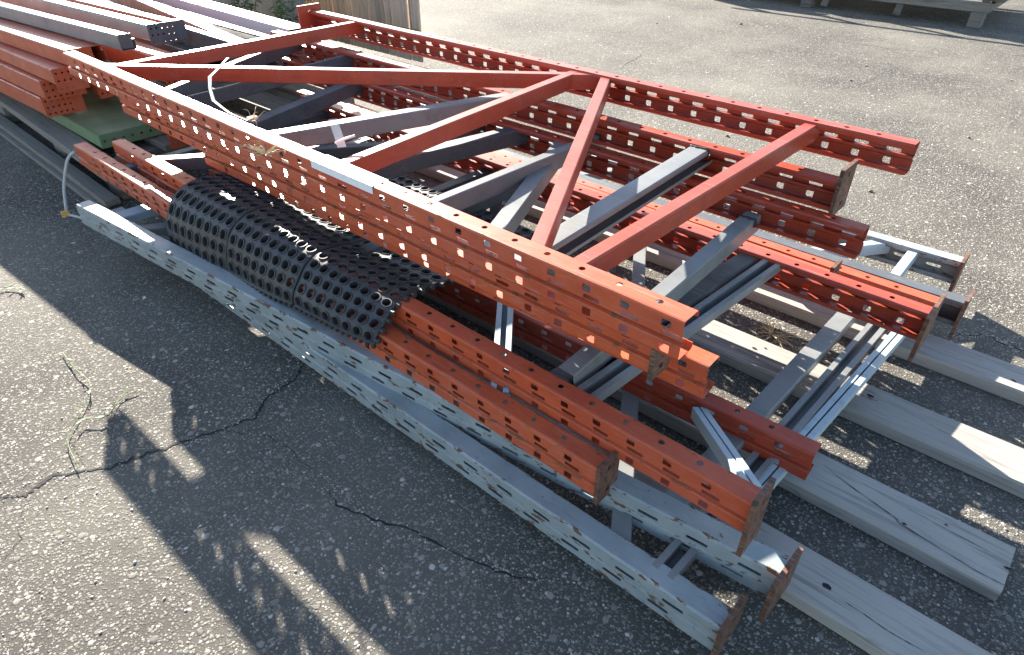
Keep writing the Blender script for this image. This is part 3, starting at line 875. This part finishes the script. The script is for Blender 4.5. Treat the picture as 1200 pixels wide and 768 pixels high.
def tuft(c, n, r, h, seed, mat, lab, name, cat, rad=0.0009):
    rnd = random.Random(seed); mb = MB()
    for i in range(n):
        a = rnd.random() * 6.28; L = r * (0.4 + rnd.random()); hh = h * (rnd.random() * 1.2 - 0.25)
        p0 = c + V3(math.cos(a) * r * 0.25 * rnd.random(), math.sin(a) * r * 0.25 * rnd.random(), 0)
        p2 = c + V3(math.cos(a) * L, math.sin(a) * L, hh)
        p1 = (p0 + p2) / 2 + V3(rnd.uniform(-1, 1) * r * 0.3, rnd.uniform(-1, 1) * r * 0.3, abs(h) * 0.3)
        mb.tube([Vector(catmull([p0, p1, p2], k / 5)) for k in range(6)], [rad, rad, rad * .9, rad * .8, rad * .6, rad * .3], 4)
    return tag(mb.build(name, mat), lab, cat)
tuft(Q(318, 178, 0.535) + V3(0.0, -0.012, 0), 34, 0.055, 0.03, 1, M['straw'], 'tuft of dry straw caught on the top front post left of the sticker', 'straw_tuft', 'straw')
tuft(Q(296, 142, 0.562), 8, 0.03, 0.03, 2, M['straw'], 'few dry straw stalks sticking up from the top front post edge', 'straw_tuft', 'straw')
tuft(P(905, 392, 0.004), 46, 0.07, 0.02, 3, M['straw'], 'dry grass clump on the dark ground between two timbers', 'straw_tuft', 'straw')
def vine(pix, seed, lab, mat='weed'):
    rnd = random.Random(seed); mb = MB()
    q = [P(x, y, 0.006 + 0.006 * rnd.random()) for x, y in pix]
    cv = [Vector(catmull(q, k / 40)) for k in range(41)]
    mb.tube(cv, 0.0012, 5)
    for p in cv[::3]:
        a = rnd.random() * 6.28; L = 0.012 + 0.02 * rnd.random()
        d = V3(math.cos(a), math.sin(a), 0.2); s = V3(-math.sin(a), math.cos(a), 0)
        mb.add([p, p + d * L * .5 + s * L * .13, p + d * L, p + d * L * .5 - s * L * .13], [(0, 1, 2, 3)])
    tag(mb.build('dry_weed', M[mat]), lab, 'weed', 'dry weeds on the asphalt')
vine([(73, 413), (88, 432), (105, 450), (98, 478), (82, 505), (80, 522), (92, 548)], 1, 'long thin weed stem lying bent across the sunlit asphalt at left')
vine([(98, 491), (125, 488), (140, 468), (160, 458)], 2, 'short greenish weed stem reaching into the shadow edge')
vine([(0, 338), (15, 336), (28, 339)], 3, 'small dark twig at the left edge of the asphalt')

# ------------------------------------------------------------------ second pile at the left: beams on an old pallet
pl = empty('pallet', (-3.6, 1.3, 0.0), 'old dark wooden pallet under the pile of beams at left', 'pallet')
def board(parent, c, d, mat, name='board', yaw=0.0, tilt=0.0):
    """board with its grain along local X"""
    mb = MB(); mb.box((0, 0, 0), d, None, min(0.004, min(d) * 0.2))
    me = mesh(name, mb.v, mb.f)
    me.materials.append(mat)
    o = bpy.data.objects.new(name, me); COL.objects.link(o)
    mw = Matrix.Translation(c) @ Matrix.Rotation(yaw, 4, 'Z') @ Matrix.Rotation(tilt, 4, 'Y')
    if parent:
        o.parent = parent; bpy.context.view_layer.update()
        o.matrix_parent_inverse = parent.matrix_world.inverted()
    o.matrix_basis = mw
    return o
yw = -0.03
board(pl, (-4.4, 0.835, 0.115), (3.3, 0.095, 0.032), M['old_wood'], yaw=yw)
board(pl, (-4.4, 0.775, 0.002), (3.2, 0.060, 0.026), M['old_wood'], yaw=yw * 0.6)
board(pl, (-4.4, 0.752, -0.026), (3.1, 0.050, 0.018), M['old_wood'], yaw=yw * 0.6)
for x in (-2.95, -3.55, -4.4, -5.3): board(pl, (x, 0.87, 0.033), (0.14, 0.12, 0.134), M['old_wood'], 'block')
for y in (1.12, 1.40, 1.68, 1.95): board(pl, (-4.55 - 0.1 * (y > 1.2), y, 0.115), (3.3, 0.16, 0.032), M['old_wood'])
for x in (-3.05, -3.6, -4.3): board(pl, (x, 1.5, 0.032), (0.1, 1.2, 0.13), M['old_wood'], 'stringer')

# green perforated deck panel
gd = empty('deck_panel', (-3.6, 1.04, 0.135), 'green steel deck panel with a perforated edge on the old pallet', 'deck panel')
V, F = sheet((-3.03, 0.845, 0.196), (-3.03, 1.26, 0.196), (-1, 0, 0), [(0.9, 0, ''), (0.003, 0, ''), (0, -0.003, ''), (0, -0.026, 'h'), (0, -0.036, ''), (0, -0.058, ''), (0.03, -0.058, '')],
             {'h': (0.005, 0.015, True)}, [0.005, 0.015], pitch=0.038, phase=-0.045)
link('perforated_edge', mesh('perforated_edge', V, F), M['green'], gd)
V, F = sheet((-3.032, 0.8455, 0.1945), (-3.93, 0.8455, 0.1945), (0, 1, 0), [(0.02, 0, ''), (0, -0.002, ''), (0, -0.056, ''), (0.03, -0.057, '')])
link('side_edge', mesh('side_edge', V, F), M['green'], gd)

GB = 'storage beams piled on the old pallet'
def beam(A, B, w, h, mat, lab, conn=None, connmat=None, holes=True):
    """step beam: B is the near end; A, B on the upper camera side edge; conn = (drop, width) of the end bracket"""
    A, B = Vector(A), Vector(B)
    e = empty('storage_beam', tuple((A + B) / 2 - V3(0, 0, h)), lab, 'beam', GB)
    r = 0.004
    path = [(r, 0, ''), (0, -r, ''), (0, -h + r, ''), (r, -h, ''), (w - r, -h, ''), (w, -h + r, ''), (w, -h * 0.35, ''), (w - 0.012, -h * 0.33, ''), (w - 0.012, -r, ''), (w - 0.015, 0, ''), (r, 0, '')]
    V, F = sheet(B, A, (0, 1, 0), path, t=0.0018)
    link('body', mesh('body', V, F), mat, e)
    if conn:
        dr, wd = conn
        d = (B - A).normalized()
        hp = [(0, 0.004, ''), (0, -dr * 0.12, 'h'), (0, -dr * 0.12 - 0.008, ''), (0, -dr * 0.45, 'h'), (0, -dr * 0.45 - 0.008, ''), (0, -dr * 0.78, 'h'), (0, -dr * 0.78 - 0.008, ''), (0, -dr, '')]
        c0 = B + d * 0.003 + V3(0, -0.004, 0)
        V, F = sheet(c0, c0 + V3(0, wd, 0), (1, 0, 0), hp, {'h': (0.0, 0.008, True)}, [0.0, 0.008], pitch=0.023, phase=-0.040, t=0.003)
        link('connector', mesh('connector', V, F), connmat or mat, e)
    return e
xe = -6.6
def beam_px(near, left, z, w, h, mat, lab, conn=None, connmat=None, reach=0.0):
    B, L = Q(*near, z), Q(*left, z)
    d = (L - B).normalized()
    A = B + d * ((xe - B.x) / d.x)
    return beam(A, B - d * reach, w, h, mat, lab, conn, connmat)
beam_px((48, 116), (0, 93), 0.285, 0.12, 0.075, M['orange'], 'lowest red beam at the front of the beam pile, nearest the green panel', (0.08, 0.16))
beam_px((46.7, 96), (0, 75), 0.362, 0.12, 0.075, M['orange'], 'second red beam up at the front of the beam pile', (0.08, 0.16))
beam_px((60, 82.5), (0, 57), 0.425, 0.13, 0.062, M['orange'], 'third red beam up, sunlit top, set back from the two front beams', (0.09, 0.12))
beam_px((76, 60), (0, 35), 0.490, 0.15, 0.064, M['orange'], 'uppermost front red beam, its end hidden by the top frame corner', (0.10, 0.10))
beam((xe, 1.00, 0.360), (-3.35, 1.00, 0.360), 0.11, 0.10, M['orange'], 'red beam inside the pile just behind the front ones', (0.11, 0.14))
beam((xe, 1.17, 0.44), (-3.02, 1.17, 0.44), 0.10, 0.10, M['orange'], 'red beam with a holed bracket end beneath the grey beams', (0.12, 0.14))
beam((xe, 1.33, 0.44), (-2.93, 1.33, 0.43), 0.10, 0.09, M['dgrey'], 'dark grey beam low in the pile behind the end red brace')
beam((xe, 1.50, 0.42), (-2.80, 1.50, 0.42), 0.09, 0.09, M['grey'], 'grey beam low in the pile showing a bright upper edge')
beam((xe, 1.66, 0.42), (-2.86, 1.64, 0.42), 0.09, 0.09, M['grey'], 'grey beam at the far side of the pile, partly under the pale blue one')
beam_px((138, 42), (0, 7), 0.552, 0.06, 0.058, M['grey'], 'front grey beam lying on top of the red beams', (0.05, 0.05), M['dgrey'])
beam_px((172, 30), (50, 0), 0.556, 0.07, 0.062, M['grey'], 'second grey beam on top, ending in a grey bracket', (0.08, 0.16), M['dgrey'])
beam((-6.4, 1.10, 0.55), (-3.25, 1.33, 0.535), 0.06, 0.05, M['orange'], 'dusty pink red beam between the grey top beams', (0.08, 0.08), M['orange'])
beam((-6.6, 1.42, 0.52), (-2.72, 1.385, 0.50), 0.05, 0.085, M['dgrey'], 'dark blue grey beam with a bright edge running to the end red brace')
beam((-6.6, 1.80, 0.55), (-2.80, 1.415, 0.495), 0.06, 0.075, M['red'], 'dull red beam beside the pale blue beam')
beam((-6.6, 1.68, 0.56), (-2.80, 1.665, 0.51), 0.11, 0.05, M['pale'], 'pale blue beam with a wide sunlit top at the back of the pile')
beam((xe, 1.86, 0.37), (-2.98, 1.86, 0.37), 0.09, 0.10, M['dgrey'], 'added dark beam low behind the pale blue beam, shading the asphalt')  # added to block the sun, so asphalt under the frames stays dark
beam((xe, 2.02, 0.34), (-2.88, 2.02, 0.34), 0.09, 0.10, M['dgrey'], 'rearmost added dark beam, keeping sun off the asphalt beside the pile')  # second added beam, widens that blocked strip
# loose brackets hanging at the near end of the pile
for i, (x, y, z, lab) in enumerate(((-2.93, 0.98, 0.36, 'holed orange bracket hanging under the top frame corner, left one'),
                                    (-2.78, 0.98, 0.36, 'holed orange bracket hanging under the top frame, beside the first'),
                                    (-2.78, 1.02, 0.235, 'low orange bracket lying beside the green deck panel'))):
    V, F = sheet((x, y, z), (x, y + 0.13, z), (-1, 0, 0), [(0.10, 0, ''), (0.003, 0, ''), (0, -0.003, ''), (0, -0.02, 'h'), (0, -0.032, ''), (0, -0.055, 'h'), (0, -0.067, ''), (0, -0.085, '')],
                 {'h': (0, 0.012, True)}, [0, 0.012], pitch=0.04, phase=-0.03, t=0.003)
    tag(link('bracket', mesh('bracket', V, F), M['orange']), lab, 'bracket', 'loose beam brackets')

# ------------------------------------------------------------------ plank panels standing behind
pn = empty('plank_panel', (-4.2, 3.0, 0), 'tall panel of brown weathered planks standing behind the stack', 'plank panel')
rp = random.Random(11)
def vplank(parent, x, wd, y, h, th, mat, i):
    o = board(parent, (x, y, h / 2 + 0.04), (h, wd, th), mat, 'plank')
    o.matrix_basis = Matrix.Translation((x, y, h / 2 + 0.03)) @ Matrix.Rotation(rp.uniform(-.012, .012), 4, 'Y') @ Matrix(((0, 1, 0, 0), (0, 0, 1, 0), (1, 0, 0, 0), (0, 0, 0, 1)))
    return o
x = -3.57; i = 0
while x > -5.75:
    wd = rp.choice((0.070, 0.078, 0.088, 0.098)); x -= wd / 2
    vplank(pn, x, wd, 3.09 + rp.uniform(-.006, .006), 0.64 + rp.uniform(-.02, .02), 0.02, M['plank'], i)
    x -= wd / 2 + rp.uniform(0.005, 0.013); i += 1
for z in (0.10, 0.52): board(pn, (-4.66, 3.135, z), (2.1, 0.05, 0.07), M['old_wood'], 'rail')
bnd = MB(); bnd.ribbon([(-3.572, 3.10, 0.23), (-3.572, 3.072, 0.23), (-3.8, 3.068, 0.228), (-5.6, 3.068, 0.23)], 0.016, V3(0, 0, 1), 0.0006)
tag(bnd.build('strapping_band', M['band']), 'green packing band around the foot of the brown plank panel', 'band')
pg = empty('plank_panel', (-5.6, 2.5, 0), 'grey panel of wide boards behind the beam pile, overgrown with weeds', 'plank panel')
x = -4.28
for i in range(9):
    wd = rp.uniform(0.13, 0.2); x -= wd / 2
    vplank(pg, x, wd, 2.70 + rp.uniform(-.008, .008), 0.70, 0.02, M['plank'] if i in (2, 3) else M['plank_grey'], i)
    x -= wd / 2 + 0.008
for z in (0.15, 0.55): board(pg, (-5.05, 2.74, z), (1.6, 0.05, 0.07), M['old_wood'], 'rail')
# blue plastic piece
bp = MB(); c = P(330, 22, 0.40)
prof = [(0.0, 0.0), (0.045, 0.004), (0.05, 0.05), (0.046, 0.10), (0.035, 0.14), (0.018, 0.17), (0.0, 0.175)]
n = 14
for (r, z) in prof:
    for k in range(n): bp.v.append(V3(-3.71 + r * math.cos(6.2832 * k / n), 2.37 + r * math.sin(6.2832 * k / n), 0.20 + z * 1.3))
for j in range(len(prof) - 1):
    for k in range(n): bp.f.append((j * n + k, j * n + (k + 1) % n, (j + 1) * n + (k + 1) % n, (j + 1) * n + k))
tag(bp.build('plastic_jug', M['bluepl'], smooth=True), 'pale blue rounded plastic container standing between the plank panels', 'container')
# weeds growing between the pile and the panels
def weed_plant(x, y, h, n, seed, lab):
    rnd = random.Random(seed); e = empty('weed_plant', (x, y, 0), lab, 'weed')
    sm, lf = MB(), MB()
    for i in range(n):
        a = rnd.random() * 6.28; sp = rnd.uniform(0.03, 0.22)
        hh = h * rnd.uniform(0.6, 1.1)
        q = [V3(x, y, 0), V3(x + math.cos(a) * sp * .4, y + math.sin(a) * sp * .4, hh * .5), V3(x + math.cos(a) * sp, y + math.sin(a) * sp, hh)]
        cv = [Vector(catmull(q, k / 14)) for k in range(15)]
        sm.tube(cv, [0.003 - 0.0015 * k / 14 for k in range(15)], 5)
        for k in range(5, 15):
            for rep in range(3):
                b = rnd.random() * 6.28; L = rnd.uniform(0.03, 0.07); d = V3(math.cos(b), math.sin(b), rnd.uniform(-.4, .5)).normalized()
                s = d.cross(V3(0, 0, 1)).normalized() * L * 0.16; p = cv[k]
                lf.add([p, p + d * L * .45 + s + V3(0, 0, .004), p + d * L + V3(0, 0, -.01), p + d * L * .45 - s + V3(0, 0, .004)], [(0, 1, 2), (0, 2, 3)])
    sm.build('stem', M['weed'], e); lf.build('leaves', M['leaf'], e)
weed_plant(-4.07, 2.45, 0.62, 9, 1, 'leafy green weed in front of the grey plank panel, nearest the blue container')
weed_plant(-4.69, 2.47, 0.72, 10, 2, 'tall green weed in the middle of the grey plank panel')
weed_plant(-5.36, 2.37, 0.75, 9, 3, 'green weed at the far left behind the beam pile')

# ------------------------------------------------------------------ slatted wooden crate frame at the top right
cr = empty('crate_frame', (-2.4, 7.0, 0), 'low slatted wooden crate frame at the far side of the lot', 'crate')
yc = 7.08
board(cr, (-2.6, yc, 0.155), (3.2, 0.035, 0.075), M['old_wood'], 'rail')
board(cr, (-2.6, yc, 0.50), (3.2, 0.035, 0.03), M['old_wood'], 'rail')
for x in (-1.05, -1.67, -2.32, -3.1, -3.92): board(cr, (x, yc + 0.03, 0.27), (0.06, 0.04, 0.5), M['old_wood'], 'upright', tilt=0 if x > -1.1 else 0.12)
for x in (-1.07, -2.5, -4.0): board(cr, (x, yc + 0.02, 0.058), (0.10, 0.12, 0.116), M['old_wood'], 'foot')
board(cr, (-1.01, 7.72, 0.155), (0.04, 1.3, 0.06), M['old_wood'], 'rail')
board(cr, (-2.6, 8.35, 0.155), (3.2, 0.035, 0.075), M['old_wood'], 'rail')
for k in range(12): board(cr, (-3.9 + k * 0.26, 7.72, 0.21), (0.235, 1.2, 0.022), M['old_wood'], 'slat')  # slats widened to nearly close the deck, keeping sun stripes off the asphalt
board(cr, (-0.83, 7.37, 0.25), (0.04, 0.9, 0.05), M['old_wood'], 'brace_board', tilt=0.0, yaw=-0.5)
for k, (x, y, lab) in enumerate(((-1.7, 7.35, 'dark steel bundle on the crate frame, right one'), (-2.7, 7.45, 'dark steel bundle on the crate frame, middle one'), (-3.6, 7.35, 'dark steel bundle on the crate frame, left one'))):
    e = empty('steel_bundle', (x, y, 0.22), lab, 'steel bundle', 'steel bundles on the crate frame')
    rnd = random.Random(k)
    for r in range(3):
        for c in range(5):
            V, F = sheet((x - 0.38, y - 0.2 + c * 0.085, 0.295 + r * 0.07), (x + 0.38 + rnd.uniform(-.04, .04), y - 0.2 + c * 0.085, 0.295 + r * 0.07), (0, 1, 0), [(0.07, 0, ''), (0, 0, ''), (0, -0.06, ''), (0.07, -0.06, '')])
            link('channel', mesh('channel', V, F), M['dgrey'], e)
# small stones and clods on the far asphalt
CL = ['largest dark clod, near the top middle of the sunlit asphalt', 'dark clod right of the red post ends, highest of that pair', 'dark clod below the other one right of the red post ends',
      'dark clod just right of the end of the top back post', 'dark clod on the upper right asphalt left of a short crack', 'small dark clod near the right edge of the asphalt',
      'dark clod above the short crack on the upper right asphalt', 'dark clod at the top edge left of the largest one']
for i, (px, py, r) in enumerate(((868, 29, .03), (1135, 162, .014), (1020, 225, .014), (852, 160, .016), (997, 95, .018), (1185, 95, .012), (1015, 78, .016), (770, 28, .018))):
    mb = MB(); p = G(px, py); pebble(mb, p.x, p.y, r * 0.7)
    tag(mb.build('clod', M['dirt'], smooth=True), CL[i], 'clod', 'dark clods on the far asphalt')

# ------------------------------------------------------------------ set the stack and the pile at their real height
STACK = {'rack frame', 'sticker', 'rubber mat', 'strap', 'tape', 'twist', 'pallet', 'deck panel', 'beam', 'bracket'}
for o in list(COL.objects):
    if o.parent is None and (o.get('category') in STACK or (o.get('category') == 'straw' and 'ground' not in o['label'])):
        o.location.z += LIFT
